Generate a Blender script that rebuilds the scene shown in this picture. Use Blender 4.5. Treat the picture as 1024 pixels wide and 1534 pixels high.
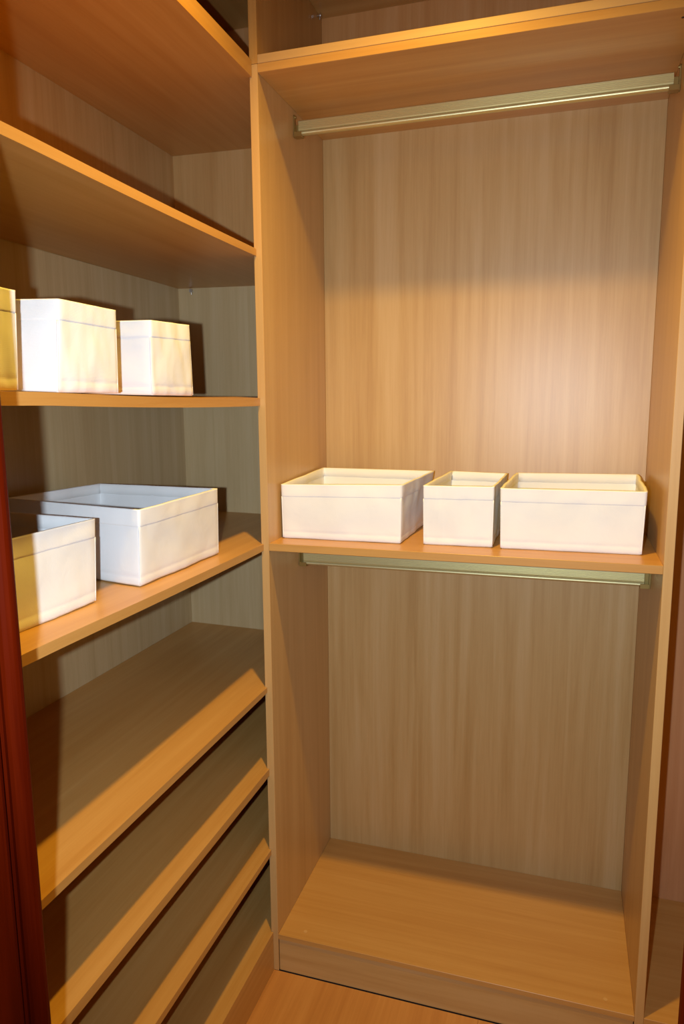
import bpy, bmesh, math, random
from mathutils import Vector, Matrix, noise

for o in list(bpy.data.objects):
    bpy.data.objects.remove(o)
scn = bpy.context.scene
COL = scn.collection
S = 0.84                                   # metres per layout unit

# ------------------------------------------------------------------ camera
cam = bpy.data.cameras.new('camera'); camo = bpy.data.objects.new('camera', cam); COL.objects.link(camo)
R = Vector((0.95447733, 0.29818932, -0.0074942))
U = Vector((-0.03971078, 0.1519312, 0.98759302))
F = Vector((-0.29562829, 0.94233754, -0.15685622))
CP = Vector((0.77255978, -1.78660941, 1.71926266))
camo.matrix_world = Matrix(((R.x, U.x, -F.x, CP.x*S), (R.y, U.y, -F.y, CP.y*S), (R.z, U.z, -F.z, CP.z*S), (0, 0, 0, 1)))
cam.sensor_fit = 'HORIZONTAL'; cam.sensor_width = 36; cam.lens = 1073.37*36/1024
cam.clip_start = 0.02
scn.camera = camo

# ------------------------------------------------------------------ world, lights, exposure
scn.view_settings.view_transform = 'Standard'
scn.view_settings.look = 'None'
scn.view_settings.exposure = 0.0
scn.view_settings.gamma = 1.0
scn.view_settings.use_curve_mapping = False
w = bpy.data.worlds.new('world'); scn.world = w; w.use_nodes = True
w.node_tree.nodes['Background'].inputs[0].default_value = (0.95, 0.42, 0.10, 1)
w.node_tree.nodes['Background'].inputs[1].default_value = 0.055

FLASH = CP - 0.085*R - 0.008*U
fl = bpy.data.lights.new('camera_flash', 'SPOT'); flo = bpy.data.objects.new('camera_flash', fl); COL.objects.link(flo)
fl.energy = 78; fl.color = (0.74, 0.88, 1.0); fl.shadow_soft_size = 0.008
fl.spot_size = math.radians(109); fl.spot_blend = 1.0
flo.location = FLASH*S
flo.rotation_euler = (F + 0.12*R - 0.01*U).to_track_quat('-Z', 'Y').to_euler()
wl = bpy.data.lights.new('ceiling_lamp', 'SPOT'); wlo = bpy.data.objects.new('ceiling_lamp', wl); COL.objects.link(wlo)
wl.energy = 97; wl.color = (1.0, 0.62, 0.08); wl.shadow_soft_size = 0.028; wl.spot_size = math.radians(124); wl.spot_blend = 1.0   # recessed downlight
wlo.location = Vector((0.44, -0.575, 3.06))*S

# ------------------------------------------------------------------ helpers
def tag(o, label=None, cat=None, group=None, kind=None):
    if label: o['label'] = label
    if cat: o['category'] = cat
    if group: o['group'] = group
    if kind: o['kind'] = kind
    return o

def thing(name, loc, label, cat, group=None):
    o = bpy.data.objects.new(name, None); COL.objects.link(o)
    o.location = Vector(loc)*S; o.empty_display_size = 0.05
    return tag(o, label, cat, group)

def base_of(parent):
    v = Vector((0, 0, 0))
    while parent is not None:
        v = v + Vector(parent.location); parent = parent.parent
    return v

def link(name, bm, mat, parent=None, smooth=False):
    """bm in world metres; turned into the parent's local frame"""
    b = base_of(parent)
    bmesh.ops.translate(bm, verts=bm.verts, vec=-b)
    bmesh.ops.recalc_face_normals(bm, faces=bm.faces)
    me = bpy.data.meshes.new(name); bm.to_mesh(me); bm.free()
    me.materials.append(mat)
    if smooth:
        for p in me.polygons: p.use_smooth = True
    o = bpy.data.objects.new(name, me); COL.objects.link(o)
    if parent is not None: o.parent = parent
    return o

def box_bm(x0, x1, y0, y1, z0, z1, bev=0.0006, bm=None):
    own = bm is None
    bm = bm or bmesh.new()
    r = bmesh.ops.create_cube(bm, size=1)
    vs = r['verts']
    for v in vs:
        v.co = Vector(((x0+x1)/2 + v.co.x*(x1-x0), (y0+y1)/2 + v.co.y*(y1-y0), (z0+z1)/2 + v.co.z*(z1-z0)))*S
    if bev:
        es = list({e for v in vs for e in v.link_edges})
        bmesh.ops.bevel(bm, geom=es, offset=bev, segments=1, affect='EDGES')
    return bm

def board(name, x0, x1, y0, y1, z0, z1, mat, parent=None, bev=0.0006):
    return link(name, box_bm(x0, x1, y0, y1, z0, z1, bev), mat, parent)

def prism_x(profile, x0, x1):
    """profile (y,z) in units extruded along x"""
    bm = bmesh.new()
    a = [bm.verts.new(Vector((x0, y, z))*S) for y, z in profile]
    b = [bm.verts.new(Vector((x1, y, z))*S) for y, z in profile]
    n = len(profile)
    for i in range(n): bm.faces.new((a[i], a[(i+1) % n], b[(i+1) % n], b[i]))
    bm.faces.new(a[::-1]); bm.faces.new(b)
    return bm

def prism_z(profile, z0, z1):
    bm = bmesh.new()
    a = [bm.verts.new(Vector((x, y, z0))*S) for x, y in profile]
    b = [bm.verts.new(Vector((x, y, z1))*S) for x, y in profile]
    n = len(profile)
    for i in range(n): bm.faces.new((a[i], a[(i+1) % n], b[(i+1) % n], b[i]))
    bm.faces.new(a[::-1]); bm.faces.new(b)
    return bm

def cyl_bm(p0, p1, r, seg=16, bm=None):
    bm = bm or bmesh.new()
    p0 = Vector(p0)*S; p1 = Vector(p1)*S; d = (p1-p0)
    rr = bmesh.ops.create_cone(bm, cap_ends=True, segments=seg, radius1=r*S, radius2=r*S, depth=d.length)
    q = d.to_track_quat('Z', 'Y').to_matrix().to_4x4()
    bmesh.ops.transform(bm, matrix=Matrix.Translation((p0+p1)/2) @ q, verts=rr['verts'])
    return bm

# ------------------------------------------------------------------ materials
def mat_new(name):
    m = bpy.data.materials.new(name); m.use_nodes = True
    nt = m.node_tree; bs = nt.nodes['Principled BSDF']
    return m, nt, bs

def wood(name, axis, c_dark, c_mid, c_light, rough=0.36, contrast=1.0, spec=0.5, fine=1.0):
    m, nt, bs = mat_new(name)
    N = nt.nodes; L = nt.links
    tc = N.new('ShaderNodeTexCoord'); oi = N.new('ShaderNodeObjectInfo')
    off = N.new('ShaderNodeVectorMath'); off.operation = 'SCALE'; off.inputs[0].default_value = (3.1, 5.7, 7.3)
    L.new(oi.outputs['Random'], off.inputs['Scale'])
    add = N.new('ShaderNodeVectorMath'); add.operation = 'ADD'
    L.new(tc.outputs['Object'], add.inputs[0]); L.new(off.outputs[0], add.inputs[1])
    def mapped(long_, across):
        mp = N.new('ShaderNodeMapping')
        sc = [across]*3; sc['xyz'.index(axis)] = long_
        mp.inputs['Scale'].default_value = sc
        L.new(add.outputs[0], mp.inputs['Vector'])
        return mp
    def noise_n(mp, scale, detail, dist, rough_=0.5):
        n = N.new('ShaderNodeTexNoise'); n.inputs['Scale'].default_value = scale
        n.inputs['Detail'].default_value = detail; n.inputs['Distortion'].default_value = dist
        n.inputs['Roughness'].default_value = rough_
        L.new(mp.outputs[0], n.inputs['Vector']); return n
    n1 = noise_n(mapped(0.6, 9.0), 1.6, 3, 0.9)           # broad figure
    n2 = noise_n(mapped(0.9, 34.0), 1.5, 3, 0.5)          # streaks
    n3 = noise_n(mapped(9.0, 260.0), 1.2, 2, 0.0, 0.7)    # pores
    def mix(a, b, f):
        mx = N.new('ShaderNodeMath'); mx.operation = 'MULTIPLY_ADD'
        L.new(b, mx.inputs[0]); mx.inputs[1].default_value = f; L.new(a, mx.inputs[2]); return mx.outputs[0]
    a0 = N.new('ShaderNodeMath'); a0.operation = 'MULTIPLY'; L.new(n1.outputs['Fac'], a0.inputs[0]); a0.inputs[1].default_value = 0.45
    v = mix(a0.outputs[0], n2.outputs['Fac'], 0.38)
    v = mix(v, n3.outputs['Fac'], 0.17*fine)
    cr = N.new('ShaderNodeValToRGB'); e = cr.color_ramp.elements
    h = 0.17/contrast
    e[0].position = 0.5-h; e[0].color = (*c_dark, 1)
    e[1].position = 0.5+h; e[1].color = (*c_light, 1)
    k = cr.color_ramp.elements.new(0.5); k.color = (*c_mid, 1)
    L.new(v, cr.inputs[0]); L.new(cr.outputs[0], bs.inputs['Base Color'])
    bs.inputs['Roughness'].default_value = rough
    bs.inputs['Specular IOR Level'].default_value = spec
    bp = N.new('ShaderNodeBump'); bp.inputs['Strength'].default_value = 0.06; bp.inputs['Distance'].default_value = 0.0006
    L.new(n3.outputs['Fac'], bp.inputs['Height']); L.new(bp.outputs[0], bs.inputs['Normal'])
    return m

BD, BM_, BL = (0.47, 0.222, 0.052), (0.53, 0.272, 0.074), (0.585, 0.320, 0.100)
beech = {a: wood('beech_laminate_'+a, a, BD, BM_, BL) for a in 'xyz'}
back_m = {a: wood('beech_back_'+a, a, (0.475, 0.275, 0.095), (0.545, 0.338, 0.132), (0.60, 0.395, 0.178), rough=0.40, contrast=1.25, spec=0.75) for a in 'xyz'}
upper_m = wood('beech_top_cabinet_warm_bounce', 'z', (0.50, 0.225, 0.075), (0.57, 0.28, 0.10), (0.62, 0.33, 0.14), rough=0.38, contrast=1.2)  # redder than the other beech: warm bounce up there put into the colour
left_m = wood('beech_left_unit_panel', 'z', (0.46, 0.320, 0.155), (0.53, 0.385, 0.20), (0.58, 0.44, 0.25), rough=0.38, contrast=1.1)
red_back = wood('reddish_back_panel', 'z', (0.46, 0.20, 0.085), (0.52, 0.245, 0.11), (0.58, 0.29, 0.14), rough=0.3)
edge_m = {a: wood('beech_edge_'+a, a, (0.51, 0.290, 0.105), (0.57, 0.342, 0.135), (0.62, 0.392, 0.165), contrast=0.9) for a in 'xyz'}
mahog = wood('mahogany_varnish', 'z', (0.036, 0.0016, 0.0002), (0.070, 0.0042, 0.0003), (0.115, 0.008, 0.0005), rough=0.45, spec=0.03)
floor_m = wood('floor_parquet_wood', 'y', (0.42, 0.165, 0.04), (0.52, 0.23, 0.06), (0.62, 0.30, 0.09), rough=0.33, contrast=0.8)

def plain(name, col, rough=0.6, metal=0.0, spec=0.5):
    m, nt, bs = mat_new(name)
    bs.inputs['Base Color'].default_value = (*col, 1); bs.inputs['Roughness'].default_value = rough
    bs.inputs['Metallic'].default_value = metal; bs.inputs['Specular IOR Level'].default_value = spec
    N = nt.nodes; L = nt.links
    tc = N.new('ShaderNodeTexCoord'); n = N.new('ShaderNodeTexNoise'); n.inputs['Scale'].default_value = 40; n.inputs['Detail'].default_value = 4
    L.new(tc.outputs['Object'], n.inputs['Vector'])
    bp = N.new('ShaderNodeBump'); bp.inputs['Strength'].default_value = 0.05; bp.inputs['Distance'].default_value = 0.001
    L.new(n.outputs['Fac'], bp.inputs['Height']); L.new(bp.outputs[0], bs.inputs['Normal'])
    return m
plaster = plain('painted_plaster', (0.72, 0.66, 0.56), 0.8)
steel = plain('zinc_steel', (0.62, 0.60, 0.58), 0.3, 1.0)
hole_m = plain('dark_screw_hole', (0.05, 0.025, 0.012), 0.8)
cap_m = plain('pale_screw_cap', (0.62, 0.36, 0.14), 0.5)
clip_m = plain('gilt_bracket_metal', (0.42, 0.30, 0.10), 0.35, 0.8)
gap_m = plain('dark_joint', (0.03, 0.015, 0.01), 0.9)

def brass(name):
    m, nt, bs = mat_new(name); N = nt.nodes; L = nt.links
    bs.inputs['Base Color'].default_value = (0.66, 0.60, 0.32, 1)
    bs.inputs['Metallic'].default_value = 0.75; bs.inputs['Roughness'].default_value = 0.42
    tc = N.new('ShaderNodeTexCoord'); mp = N.new('ShaderNodeMapping'); mp.inputs['Scale'].default_value = (2, 700, 700)
    n = N.new('ShaderNodeTexNoise'); n.inputs['Scale'].default_value = 1.0; n.inputs['Detail'].default_value = 2
    L.new(tc.outputs['Object'], mp.inputs[0]); L.new(mp.outputs[0], n.inputs['Vector'])
    bp = N.new('ShaderNodeBump'); bp.inputs['Strength'].default_value = 0.1; bp.inputs['Distance'].default_value = 0.0003
    L.new(n.outputs['Fac'], bp.inputs['Height']); L.new(bp.outputs[0], bs.inputs['Normal'])
    return m
brass_m = brass('brushed_brass')

def fabric(name, col):
    m, nt, bs = mat_new(name); N = nt.nodes; L = nt.links
    tc = N.new('ShaderNodeTexCoord')
    n = N.new('ShaderNodeTexNoise'); n.inputs['Scale'].default_value = 7; n.inputs['Detail'].default_value = 4
    L.new(tc.outputs['Object'], n.inputs['Vector'])
    cr = N.new('ShaderNodeValToRGB'); cr.color_ramp.elements[0].position = 0.3; cr.color_ramp.elements[1].position = 0.7
    cr.color_ramp.elements[0].color = (col[0]*.96, col[1]*.95, col[2]*.93, 1); cr.color_ramp.elements[1].color = (*col, 1)
    L.new(n.outputs['Fac'], cr.inputs[0]); L.new(cr.outputs[0], bs.inputs['Base Color'])
    bs.inputs['Roughness'].default_value = 0.75; bs.inputs['Specular IOR Level'].default_value = 0.25
    w1 = N.new('ShaderNodeTexWave'); w1.wave_type = 'BANDS'; w1.bands_direction = 'Z'; w1.inputs['Scale'].default_value = 260
    w2 = N.new('ShaderNodeTexWave'); w2.wave_type = 'BANDS'; w2.bands_direction = 'DIAGONAL'; w2.inputs['Scale'].default_value = 260
    L.new(tc.outputs['Object'], w1.inputs[0]); L.new(tc.outputs['Object'], w2.inputs[0])
    n2 = N.new('ShaderNodeTexNoise'); n2.inputs['Scale'].default_value = 22; n2.inputs['Detail'].default_value = 3; n2.inputs['Distortion'].default_value = 0.6
    L.new(tc.outputs['Object'], n2.inputs['Vector'])
    ad = N.new('ShaderNodeMath'); ad.operation = 'ADD'; L.new(w1.outputs['Fac'], ad.inputs[0]); L.new(w2.outputs['Fac'], ad.inputs[1])
    ad2 = N.new('ShaderNodeMath'); ad2.operation = 'MULTIPLY_ADD'; L.new(n2.outputs['Fac'], ad2.inputs[0]); ad2.inputs[1].default_value = 14; L.new(ad.outputs[0], ad2.inputs[2])
    bp = N.new('ShaderNodeBump'); bp.inputs['Strength'].default_value = 0.35; bp.inputs['Distance'].default_value = 0.00022
    L.new(ad2.outputs[0], bp.inputs['Height']); L.new(bp.outputs[0], bs.inputs['Normal'])
    return m
cloth = fabric('white_box_fabric', (0.84, 0.845, 0.86))
cloth_trim = fabric('white_box_piping', (0.87, 0.87, 0.88))

# ------------------------------------------------------------------ setting
def struct(o): return tag(o, kind='structure')
XW = -0.545; YW = 0.53; CEIL = 3.13
DOORY = -1.222                                  # outer face of the door wall
fl_o = struct(board('floor', -2.4, 3.4, -3.4, YW+.1, -0.05, -0.0125, gap_m, bev=0))
# laminate planks, running across the doorway towards the wardrobe
pl_mesh = None
random.seed(4)
PW = 0.62
x = -0.64
i = 0
while x < 2.3:
    y = -3.3 - random.random()*0.9
    while y < -0.004:
        y1 = min(y+1.43, 0.0)
        if y1 > -3.3 and y1-max(y, -3.3) > 0.05:
            lo = max(y, -3.3)
            o = board('plank', x+.0003, x+PW-.0003, lo+.0003, y1-.0003, -0.0125, 0.0, floor_m, fl_o, 0.0002)
        y += 1.43
    x += PW
struct(board('ceiling', -2.4, 3.4, -3.4, YW+.1, CEIL, CEIL+.05, plaster, bev=0))
struct(board('wall_left', XW-.06, XW-.003, DOORY+.11, YW, -0.0125, CEIL, plaster, bev=0))
struct(board('wall_back', XW-.06, 2.4, YW, YW+.06, -0.0125, CEIL, plaster, bev=0))
struct(board('wall_right', 1.78, 1.84, DOORY+.11, YW, -0.0125, CEIL, plaster, bev=0))
DX0, DX1 = 0.152, 0.898
bm = bmesh.new()
box_bm(-2.4, DX0-.03, DOORY, DOORY+.10, -0.0125, CEIL, 0, bm)
box_bm(DX1+.03, 3.4, DOORY, DOORY+.10, -0.0125, CEIL, 0, bm)
box_bm(DX0-.03, DX1+.03, DOORY, DOORY+.10, 2.47, CEIL, 0, bm)
struct(link('wall_front', bm, plaster))

def jamb_profile(sx, xe):
    """moulded door lining; xe = opening-side face, sx=-1: wood lies towards -x"""
    y0, y1 = DOORY-.022, DOORY+.118
    pts = []
    # inner-side bead (closet side), rounded
    bx, by, br = xe + sx*.012, y1-.014, .014
    for k in range(9):
        a = math.pi/2 - k*math.pi/8
        pts.append((bx - sx*br*math.cos(a), by + br*math.sin(a)))
    pts += [(xe + sx*.010, y1-.034), (xe + sx*.013, y1-.040), (xe + sx*.004, y1-.047), (xe, y1-.055), (xe, y0+.050),
            (xe + sx*.008, y0+.044), (xe + sx*.008, y0+.036), (xe - sx*.001, y0+.030), (xe, y0+.008), (xe+sx*.006, y0)]
    # casing on the outer wall face
    pts += [(xe + sx*.05, y0-.004), (xe + sx*.06, y0+.004), (xe + sx*.075, y0+.002), (xe + sx*.095, y0+.010), (xe + sx*.10, DOORY-.002), (xe+sx*.0295, DOORY-.002), (xe + sx*.0295, y1-.001+.0), (xe + sx*.02, y1)]
    return pts
JL = jamb_profile(-1, DX0)
JR = jamb_profile(1, DX1)
t1 = struct(link('trim_1', prism_z(JL, 0.0, 2.44), mahog))
t2 = struct(link('trim_2', prism_z(JR, 0.0, 2.44), mahog))
t3 = struct(board('trim_3', DX0-.029, DX1+.029, DOORY-.02, DOORY+.118, 2.441, 2.469, mahog))

# ------------------------------------------------------------------ the wardrobe facing the camera (two bays)
T = 0.022; D = 0.5028
S1B, S1J, S1T = 2.5225, 2.5432, 2.564
MT, MB = 1.3259, 1.3048
BT, BB = 0.1228, 0.1064
UT = 2.872; UTOP = 2.893
NX = 1.70                                       # far side of the second bay
g = 0.0002
wd = thing('wardrobe', (0.5, 0.25, 0), 'beech laminate open wardrobe with hanging rails facing the doorway', 'wardrobe')
for x0, nm in ((-T, 'side_panel'), (1.0, 'side_panel'), (NX, 'side_panel')):
    board(nm, x0, x0+T, 0, D+.010, 0.0, S1J-.0004, edge_m['z'], wd)
board('back_panel', g, 1-g, D, D+.010, BB, S1J-.001, back_m['z'], wd)
o = board('back_panel', 1+T+g, NX-g, D, D+.010, BB, S1J-.001, red_back, wd); o['label'] = 'reddish back panel of the right bay'
tb = board('top_board', g, 1-g, 0.0002, D-g, S1B, S1J-.0004, beech['x'], wd)
board('top_board', 1+T+g, NX-g, 0.0002, D-g, S1B, S1J-.0004, beech['x'], wd)
board('shelf', g, 1-g, 0.0004, D-g, MB, MT, beech['x'], wd)
bb1 = board('bottom_board', g, 1-g, 0.0002, D-g, BB+.0004, BT, beech['x'], wd)
board('bottom_board', 1+T+g, NX-g, 0.0002, D-g, BB+.0004, BT, beech['x'], wd)
board('plinth', .0022, 1-.0022, .003, .022, 0.0012, BB-.0008, back_m['x'], wd)
board('plinth', 1+T+.0022, NX-.0022, .003, .022, 0.0012, BB-.0008, edge_m['x'], wd)
board('plinth_backing', .0008, 1-.0008, .0225, .04, 0.0, BB-.0002, gap_m, wd)
# screw caps on the bottom board, screw hole under the top board
for px, py in ((.075, .035), (.93, .035)):
    link('screw_cap', cyl_bm((px, py, BT), (px, py, BT+.0006), .0055, 14), cap_m, bb1)
link('screw_hole', cyl_bm((.975, .045, S1B-.0005), (.975, .045, S1B), .004, 12), hole_m, tb)

def rail(ztop, y, label):
    """oval brass hanging rail with a reeded face and a bead along its foot; brackets at both ends"""
    x0, x1 = .016, .984
    z1 = ztop; z0 = ztop-.040; w_ = .0085
    prof = []
    prof += [(y-w_*.55, z1), (y-w_*.95, z1-.003)]
    for k in range(1, 6):                                  # fine reeds on the face
        zz = z1-.003 - k*.0042
        prof += [(y-w_*.95, zz+.0006), (y-w_*.88, zz), (y-w_*.95, zz-.0006)]
    prof += [(y-w_*.9, z0+.0125), (y-w_*.7, z0+.0115)]
    for k in range(13):                                    # bead
        a = math.pi*0.80 + k*(math.pi*1.4)/12
        prof.append((y + .0092*math.cos(a)*1.0, z0+.0068 + .0068*math.sin(a)))
    prof += [(y+w_*.7, z0+.0115), (y+w_*.9, z0+.0125), (y+w_*.95, z1-.003), (y+w_*.55, z1)]
    r = link('hanging_rail', prism_x(prof, x0, x1), brass_m, wd); r['label'] = label
    for sx, xe in ((1, 0.0), (-1, 1.0)):
        bm = bmesh.new()
        # wall plate, rounded top
        pts = []
        for k in range(9):
            a = math.pi*k/8
            pts.append((y + .006*math.cos(a), ztop+.012 + .006*math.sin(a)))
        pts += [(y-.006, z0-.003), (y+.006, z0-.003)]
        p = prism_x(pts, xe+sx*.0005, xe+sx*.0035)
        me = bpy.data.meshes.new('tmp'); p.to_mesh(me); p.free(); bm.from_mesh(me); bpy.data.meshes.remove(me)
        # cradle under and behind the rail end, pin at the top
        box_bm(min(xe+sx*.003, xe+sx*.026), max(xe+sx*.003, xe+sx*.026), y-.011, y+.011, z0-.0035, z0-.0008, .0004, bm)
        box_bm(min(xe+sx*.003, xe+sx*.026), max(xe+sx*.003, xe+sx*.026), y+.0095, y+.012, z0-.0035, ztop-.006, .0004, bm)
        box_bm(min(xe+sx*.003, xe+sx*.026), max(xe+sx*.003, xe+sx*.026), y-.012, y-.0096, z0-.0035, z0+.009, .0004, bm)
        cyl_bm((xe+sx*.003, y, ztop+.011), (xe+sx*.007, y, ztop+.011), .0035, 14, bm)
        link('rail_bracket', bm, clip_m, r)
rail(2.492, .25, 'brass hanging rail below the top board')
rail(1.2545, .235, 'brass hanging rail under the shelf of boxes')

# ------------------------------------------------------------------ upper cabinet on the wardrobe
uc = thing('top_cabinet', (0.5, 0.25, S1J), 'open beech top cabinet standing on the wardrobe', 'cabinet')
for x0 in (-T, 1.0, NX):
    board('side_panel', x0, x0+T, 0, D+.010, S1J+.0004, UTOP, beech['z'], uc)
board('back_panel', g, 1-g, D, D+.010, S1J+.001, UTOP, upper_m, uc)
board('back_panel', 1+T+g, NX-g, D, D+.010, S1J+.001, UTOP, back_m['z'], uc)
for a, b in ((g, 1-g), (1+T+g, NX-g)):
    board('bottom_board', a, b, 0.0002, D-g, S1J+.0004, S1T, edge_m['x'], uc)
    board('top_board', a, b, 0.0002, D-g, UT, UTOP, beech['x'], uc)
def shelf_pin(x, y, z, d, parent):
    bm = cyl_bm((x, y, z), (x+d[0]*.012, y+d[1]*.012, z), .0035, 12)
    cyl_bm((x+d[0]*.010, y+d[1]*.010, z), (x+d[0]*.013, y+d[1]*.013, z), .0065, 14, bm)
    cyl_bm((x+d[0]*.008, y+d[1]*.008, z-.012), (x+d[0]*.008, y+d[1]*.008, z+.004), .002, 8, bm)
    link('shelf_pin', bm, steel, parent)
shelf_pin(0.0005, .462, UT-.010, (1, 0), uc)
shelf_pin(0.9995, .462, UT-.010, (-1, 0), uc)

# ------------------------------------------------------------------ the shelving unit along the left wall
XF, XB, E_ = -0.0149, -0.5164, 0.4712
XI = -T-.0008                                   # face that touches the wardrobe's side
YN = -0.985                                     # near end of the unit
LA, LB = -0.0073, -0.0160
def zoff(x, y): return LA*y + LB*(x-XF)
def lshelf(name, zt, zb, mat, parent, sag=0.0, y0=YN+T+.0006):
    ys = [y0 + (-.0012-y0)*k/20 for k in range(21)] + [-.0011] + [E_*k/6 for k in range(1, 6)] + [E_-.0008]
    xs = [XB+.0008, XB+.17, XB+.34, XF]
    bm = bmesh.new(); top = []; bot = []
    for y in ys:
        rt = []; rb = []
        for x in xs:
            xx = x if (y < -.00115 or x < -.1) else XI
            u_ = (x-XB)/(XF-XB)
            s_ = -sag*max(0, 1-((y+.28)/.55)**2)*(.35+.65*u_) if sag else 0
            z = zoff(xx, y)+s_
            rt.append(bm.verts.new(Vector((xx, y, zt+z))*S)); rb.append(bm.verts.new(Vector((xx, y, zb+z))*S))
        top.append(rt); bot.append(rb)
    n = len(ys); m = len(xs)
    for i in range(n-1):
        for j in range(m-1):
            bm.faces.new((top[i][j], top[i][j+1], top[i+1][j+1], top[i+1][j]))
            bm.faces.new((bot[i][j], bot[i+1][j], bot[i+1][j+1], bot[i][j+1]))
        bm.faces.new((top[i][0], top[i+1][0], bot[i+1][0], bot[i][0]))
        bm.faces.new((top[i][-1], bot[i][-1], bot[i+1][-1], top[i+1][-1]))
    for j in range(m-1):
        bm.faces.new((top[0][j], bot[0][j], bot[0][j+1], top[0][j+1]))
        bm.faces.new((top[-1][j], top[-1][j+1], bot[-1][j+1], bot[-1][j]))
    es = [e for e in bm.edges if abs(e.verts[0].co.x/S-XF) < 1e-4 and abs(e.verts[1].co.x/S-XF) < 1e-4 and abs(e.verts[0].co.y-e.verts[1].co.y) > 1e-4]
    bmesh.ops.bevel(bm, geom=es, offset=0.0009, segments=1, affect='EDGES')
    return link(name, bm, mat, parent)

lu = thing('shelving_unit', (-.27, -.25, 0), 'beech laminate shelving unit of seven deep shelves along the left wall', 'shelves')
T1B, T1T = 2.5134, 2.553
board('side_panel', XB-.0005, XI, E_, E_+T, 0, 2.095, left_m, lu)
board('side_panel', XB-.0005, XI, E_, E_+T, 2.0955, T1B+.012, back_m['z'], lu)  # warm bounce under the top board painted in by a warmer wood colour
board('side_panel', XB-.0005, XF, YN, YN+T, 0, T1B+.012, beech['z'], lu)
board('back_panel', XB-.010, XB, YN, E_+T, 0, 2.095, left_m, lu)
board('back_panel', XB-.010, XB, YN, E_+T, 2.0955, T1B+.012, back_m['z'], lu)  # split at the same height; warmer colour stands in for bounced lamp light
T1 = lshelf('top_board', T1T, T1B, beech['y'], lu)
for zt, zb, sg in ((2.1066, 2.0881, .0042), (1.7263, 1.7053, .0065), (1.3257, 1.3061, .003), (.9072, .8899, 0), (.6578, .6348, 0), (.4009, .3826, 0), (.1277, .108, 0)):
    o = lshelf('shelf' if zt > .2 else 'bottom_board', zt, zb, beech['y'], lu, sg)
    if zt > 2: T2o = o
# plinth below the lowest board
bm = bmesh.new()
def quadbox(bm, x0, x1, y0, y1, z0, z1):
    vs = []
    for z, k in ((z0, 0), (z1, 1)):
        for x, y in ((x0, y0), (x1, y0), (x1, y1), (x0, y1)):
            vs.append(bm.verts.new(Vector((x, y, z + (zoff(x, y) if k else 0)))*S))
    for f in ((0, 1, 2, 3), (7, 6, 5, 4), (0, 4, 5, 1), (1, 5, 6, 2), (2, 6, 7, 3), (3, 7, 4, 0)):
        bm.faces.new([vs[i] for i in f])
quadbox(bm, XF-.02, XF-.0005, YN+T+.001, -.0015, 0.0008, .1074)
link('plinth', bm, beech['y'], lu)
shelf_pin(-.462, E_-.0003, 2.082, (0, -1), lu)
shelf_pin(-.12, E_-.0003, 2.076, (0, -1), lu)

lc = thing('top_cabinet', (-.27, -.25, T1T+.01), 'open beech top cabinet standing on the left shelving unit', 'cabinet')
board('side_panel', XB-.0005, XI, E_, E_+T, T1T+.012, UTOP, upper_m, lc)
board('side_panel', XB-.0005, XF, YN, YN+T, T1T+.018, UTOP, beech['z'], lc)
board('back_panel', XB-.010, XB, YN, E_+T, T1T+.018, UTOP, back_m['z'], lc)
board('top_board', XB+.001, XI, YN+T+.001, E_-.001, UT-.004, UTOP, beech['y'], lc)

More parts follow.
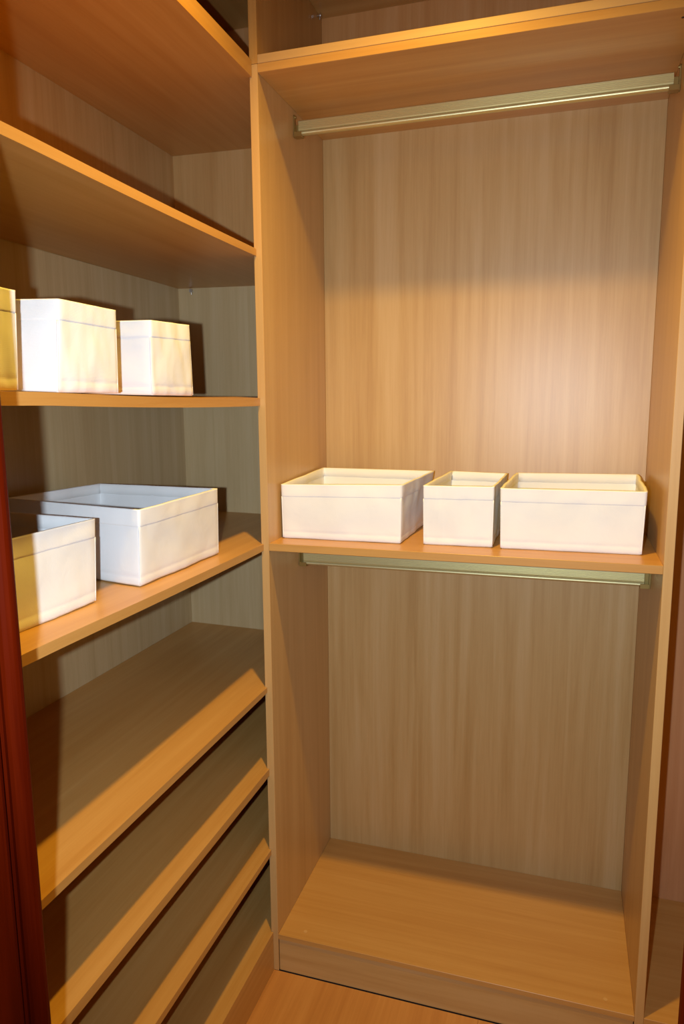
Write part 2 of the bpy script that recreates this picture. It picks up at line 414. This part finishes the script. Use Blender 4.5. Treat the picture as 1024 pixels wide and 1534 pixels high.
# ------------------------------------------------------------------ white fabric boxes
def fabric_box(label, b, t, zb, zt, seed, group, name='storage_box', curl=.004, bulge=.004):
    """b,t: four (x,y) corners (near-left, near-right, far-right, far-left) of foot and rim; zb, zt: z of the same corners"""
    rnd = random.Random(seed)
    c = sum((Vector((*p, 0)) for p in b), Vector())/4
    zc = sum(zb)/4
    root = thing(name, (c.x, c.y, zc), label, 'box', group)
    NS = 22
    # parameter ring: (u,v) on the unit square with rounded corners
    ring = []
    r = .018
    corners = [(0, 0), (1, 0), (1, 1), (0, 1)]
    for s in range(4):
        a = Vector((*corners[s], 0)); bq = Vector((*corners[(s+1) % 4], 0)); d = bq-a; nrm = Vector((d.y, -d.x, 0))
        for k in range(NS):
            tt = r + (1-2*r)*k/(NS-1)
            ring.append((a+d*tt, nrm, s, tt))
        cc = bq - d*r - nrm*r
        for ang in (30, 60):
            an = math.radians(ang)
            dirv = nrm*math.cos(an) + d*math.sin(an)
            ring.append((cc + dirv*r, dirv, s, 1.0))
    def bil(c4, u, v):
        return ((1-u)*(1-v)*c4[0] + u*(1-v)*c4[1] + u*v*c4[2] + (1-u)*v*c4[3])
    def pos(q, nrm, s, tt, h, off, wr=1.0):
        u, v = q.x, q.y
        bx = bil([p[0] for p in b], u, v); by = bil([p[1] for p in b], u, v); bz = bil(zb, u, v)
        tx = bil([p[0] for p in t], u, v); ty = bil([p[1] for p in t], u, v); tz = bil(zt, u, v)
        # outward direction in plan
        du = Vector((b[1][0]-b[0][0], b[1][1]-b[0][1], 0)).normalized(); dv = Vector((b[3][0]-b[0][0], b[3][1]-b[0][1], 0)).normalized()
        out = (du*nrm.x + dv*nrm.y)
        if out.length > 0: out.normalize()
        p = Vector((bx+(tx-bx)*h, by+(ty-by)*h, bz+(tz-bz)*h))
        e = math.sin(math.pi*min(max(tt, 0), 1))
        bl = bulge*e*math.sin(math.pi*min(max(h, 0), 1))*(.5+.5*math.sin(seed*1.7+s*2.1))
        nz = noise.noise(Vector((u*5+seed*3.1, v*5+s*7, h*2.4)))*.0032*wr*min(1, 4*e) + noise.noise(Vector((u*14+seed, v*14, h*5)))*.0015*wr*min(1, 4*e)
        return p + out*(off+bl+nz)
    hs = [0, .03, .07, .105, .122, .139, .19, .27, .36, .46, .56, .65, .72, .76, .785]
    seam = {.122: -.0007}
    bm = bmesh.new(); rows = []
    for h in hs:
        row = []
        for (q, nrm, s, tt) in ring:
            p = pos(q, nrm, s, tt, h, seam.get(h, 0) - (.0022 if h == 0 else 0))
            if h == 0:
                e = math.sin(math.pi*min(max(tt, 0), 1))
                p.z += .0004 + curl*.5*max(0, noise.noise(Vector((q.x*3+seed*5, q.y*3, 1.3))))*(1-e*.5)
            row.append(bm.verts.new(p*S))
        rows.append(row)
    th = .0055
    # continue up hidden behind the hem, over the rim and down the inside
    for h, off in ((.93, -.0008), (.994, -.0010), (.998, -.003), (.994, -th), (.9, -th), (.6, -th), (.3, -th), (.04, -th)):
        rows.append([bm.verts.new(pos(q, nrm, s, tt, h, off)*S) for (q, nrm, s, tt) in ring])
    n = len(ring)
    for i in range(len(rows)-1):
        for j in range(n):
            bm.faces.new((rows[i][j], rows[i][(j+1) % n], rows[i+1][(j+1) % n], rows[i+1][j]))
    for row in (rows[0], rows[-1]):
        cv = sum((v.co for v in row), Vector())/n
        v0 = bm.verts.new(cv)
        for j in range(n): bm.faces.new((row[j], row[(j+1) % n], v0))
    link('body', bm, cloth, root, True)
    # hem: a folded band round the rim
    bm = bmesh.new(); rows = []
    for h, off in ((.80, -.0009), (.775, -.0003), (.781, .0004), (.80, .0007), (.86, .0008), (.93, .0008), (.985, .0008), (1.002, .0010), (1.003, -.0040), (.99, -.0062), (.84, -.0064), (.835, -.0050)):
        rows.append([bm.verts.new(pos(q, nrm, s, tt, h, off)*S) for (q, nrm, s, tt) in ring])
    for i in range(len(rows)-1):
        for j in range(n):
            bm.faces.new((rows[i][j], rows[i][(j+1) % n], rows[i+1][(j+1) % n], rows[i+1][j]))
    link('hem', bm, cloth_trim, root, True)
    # vertical piping at each corner
    for s in range(4):
        q, nrm, ss, tt = ring[(s+1)*(NS+2)-2]
        q2, nrm2, _, _ = ring[(s+1)*(NS+2)-1]
        bm = bmesh.new(); rws = []
        for k in range(13):
            h = .015 + .765*k/12
            pc = pos((q+q2)/2, (nrm+nrm2), ss, 1.0, h, .0002)
            rws.append([bm.verts.new((pc + Vector((math.cos(a*math.pi/4), math.sin(a*math.pi/4), 0))*.0017)*S) for a in range(8)])
        for i in range(12):
            for j in range(8): bm.faces.new((rws[i][j], rws[i][(j+1) % 8], rws[i+1][(j+1) % 8], rws[i+1][j]))
        bm.faces.new(rws[0][::-1]); bm.faces.new(rws[-1])
        link('piping', bm, cloth_trim, root, True)
    return root

GR = 'white fabric boxes on the wardrobe shelf'
e_ = .0006
fabric_box('wide white fabric box at the left end of the wardrobe shelf, touching the side panel',
           [(.009, .080), (.352, .084), (.358, .415), (.012, .425)], [(.006, .080), (.354, .086), (.384, .410), (.010, .440)],
           [MT+e_]*4, [1.480, 1.487, 1.4945, 1.494], 1, GR)
fabric_box('narrow white fabric box in the middle between the two wide boxes on the wardrobe shelf',
           [(.413, .094), (.595, .098), (.597, .42), (.422, .42)], [(.411, .090), (.597, .096), (.606, .41), (.432, .43)],
           [MT+e_]*4, [1.487, 1.4885, 1.492, 1.4935], 2, GR)
fabric_box('wide white fabric box at the right end of the wardrobe shelf',
           [(.616, .094), (.962, .104), (.972, .43), (.630, .44)], [(.613, .090), (.966, .104), (.975, .46), (.632, .42)],
           [MT+e_]*4, [1.486, 1.486, 1.493, 1.4935], 3, GR)
GL = 'white fabric boxes on the left shelves'
def onshelf(pts, z, sag=0): return [z + zoff(px, py) + e_ - sag for px, py in pts]
def left_box(label, b, t, z, ht, seed, sag=0, tz=None):
    zb = onshelf(b, z, sag)
    zt = [zb[i]+ht[i] for i in range(4)]
    return fabric_box(label, b, t, zb, zt, seed, GL)
# corners: near-left, near-right, far-right, far-left
b = [(-.450, -.455), (-.072, -.515), (-.070, -.160), (-.442, -.135)]
left_box('large open white fabric box on the lower left shelf, the farther of the two there', b, [(-.468, -.452), (-.070, -.508), (-.068, -.157), (-.436, -.133)], 1.3257, (.161, .163, .168, .162), 4, .0012)
b = [(-.450, -.955), (-.092, -.955), (-.089, -.640), (-.445, -.632)]
left_box('open white fabric box on the lower left shelf, half hidden by the dark red frame', b, [(-.450, -.955), (-.092, -.955), (-.088, -.628), (-.440, -.625)], 1.3257, (.162, .162, .162, .162), 5, .0005)
b = [(-.390, -.800), (-.036, -.776), (-.036, -.607), (-.390, -.610)]
left_box('white fabric box on the upper left shelf, middle of the three in the row', b, [(-.390, -.800), (-.034, -.764), (-.034, -.604), (-.390, -.610)], 1.7263, (.155, .152, .152, .155), 6, .001)
b = [(-.390, -.500), (-.036, -.490), (-.036, -.322), (-.390, -.320)]
left_box('small white fabric box on the upper left shelf nearest the back corner', b, [(-.390, -.500), (-.034, -.488), (-.036, -.328), (-.390, -.325)], 1.7263, (.148, .149, .155, .150), 7, .003)
b = [(-.390, -.985+.03), (-.034, -.985+.03), (-.034, -.872), (-.390, -.850)]
b = [(-.390, -.955), (-.034, -.955), (-.034, -.870), (-.390, -.850)]
left_box('yellowish lit white fabric box at the near end of the upper left shelf', b, [(-.390, -.955), (-.032, -.955), (-.032, -.862), (-.390, -.850)], 1.7263, (.152, .152, .150, .152), 8, 0)
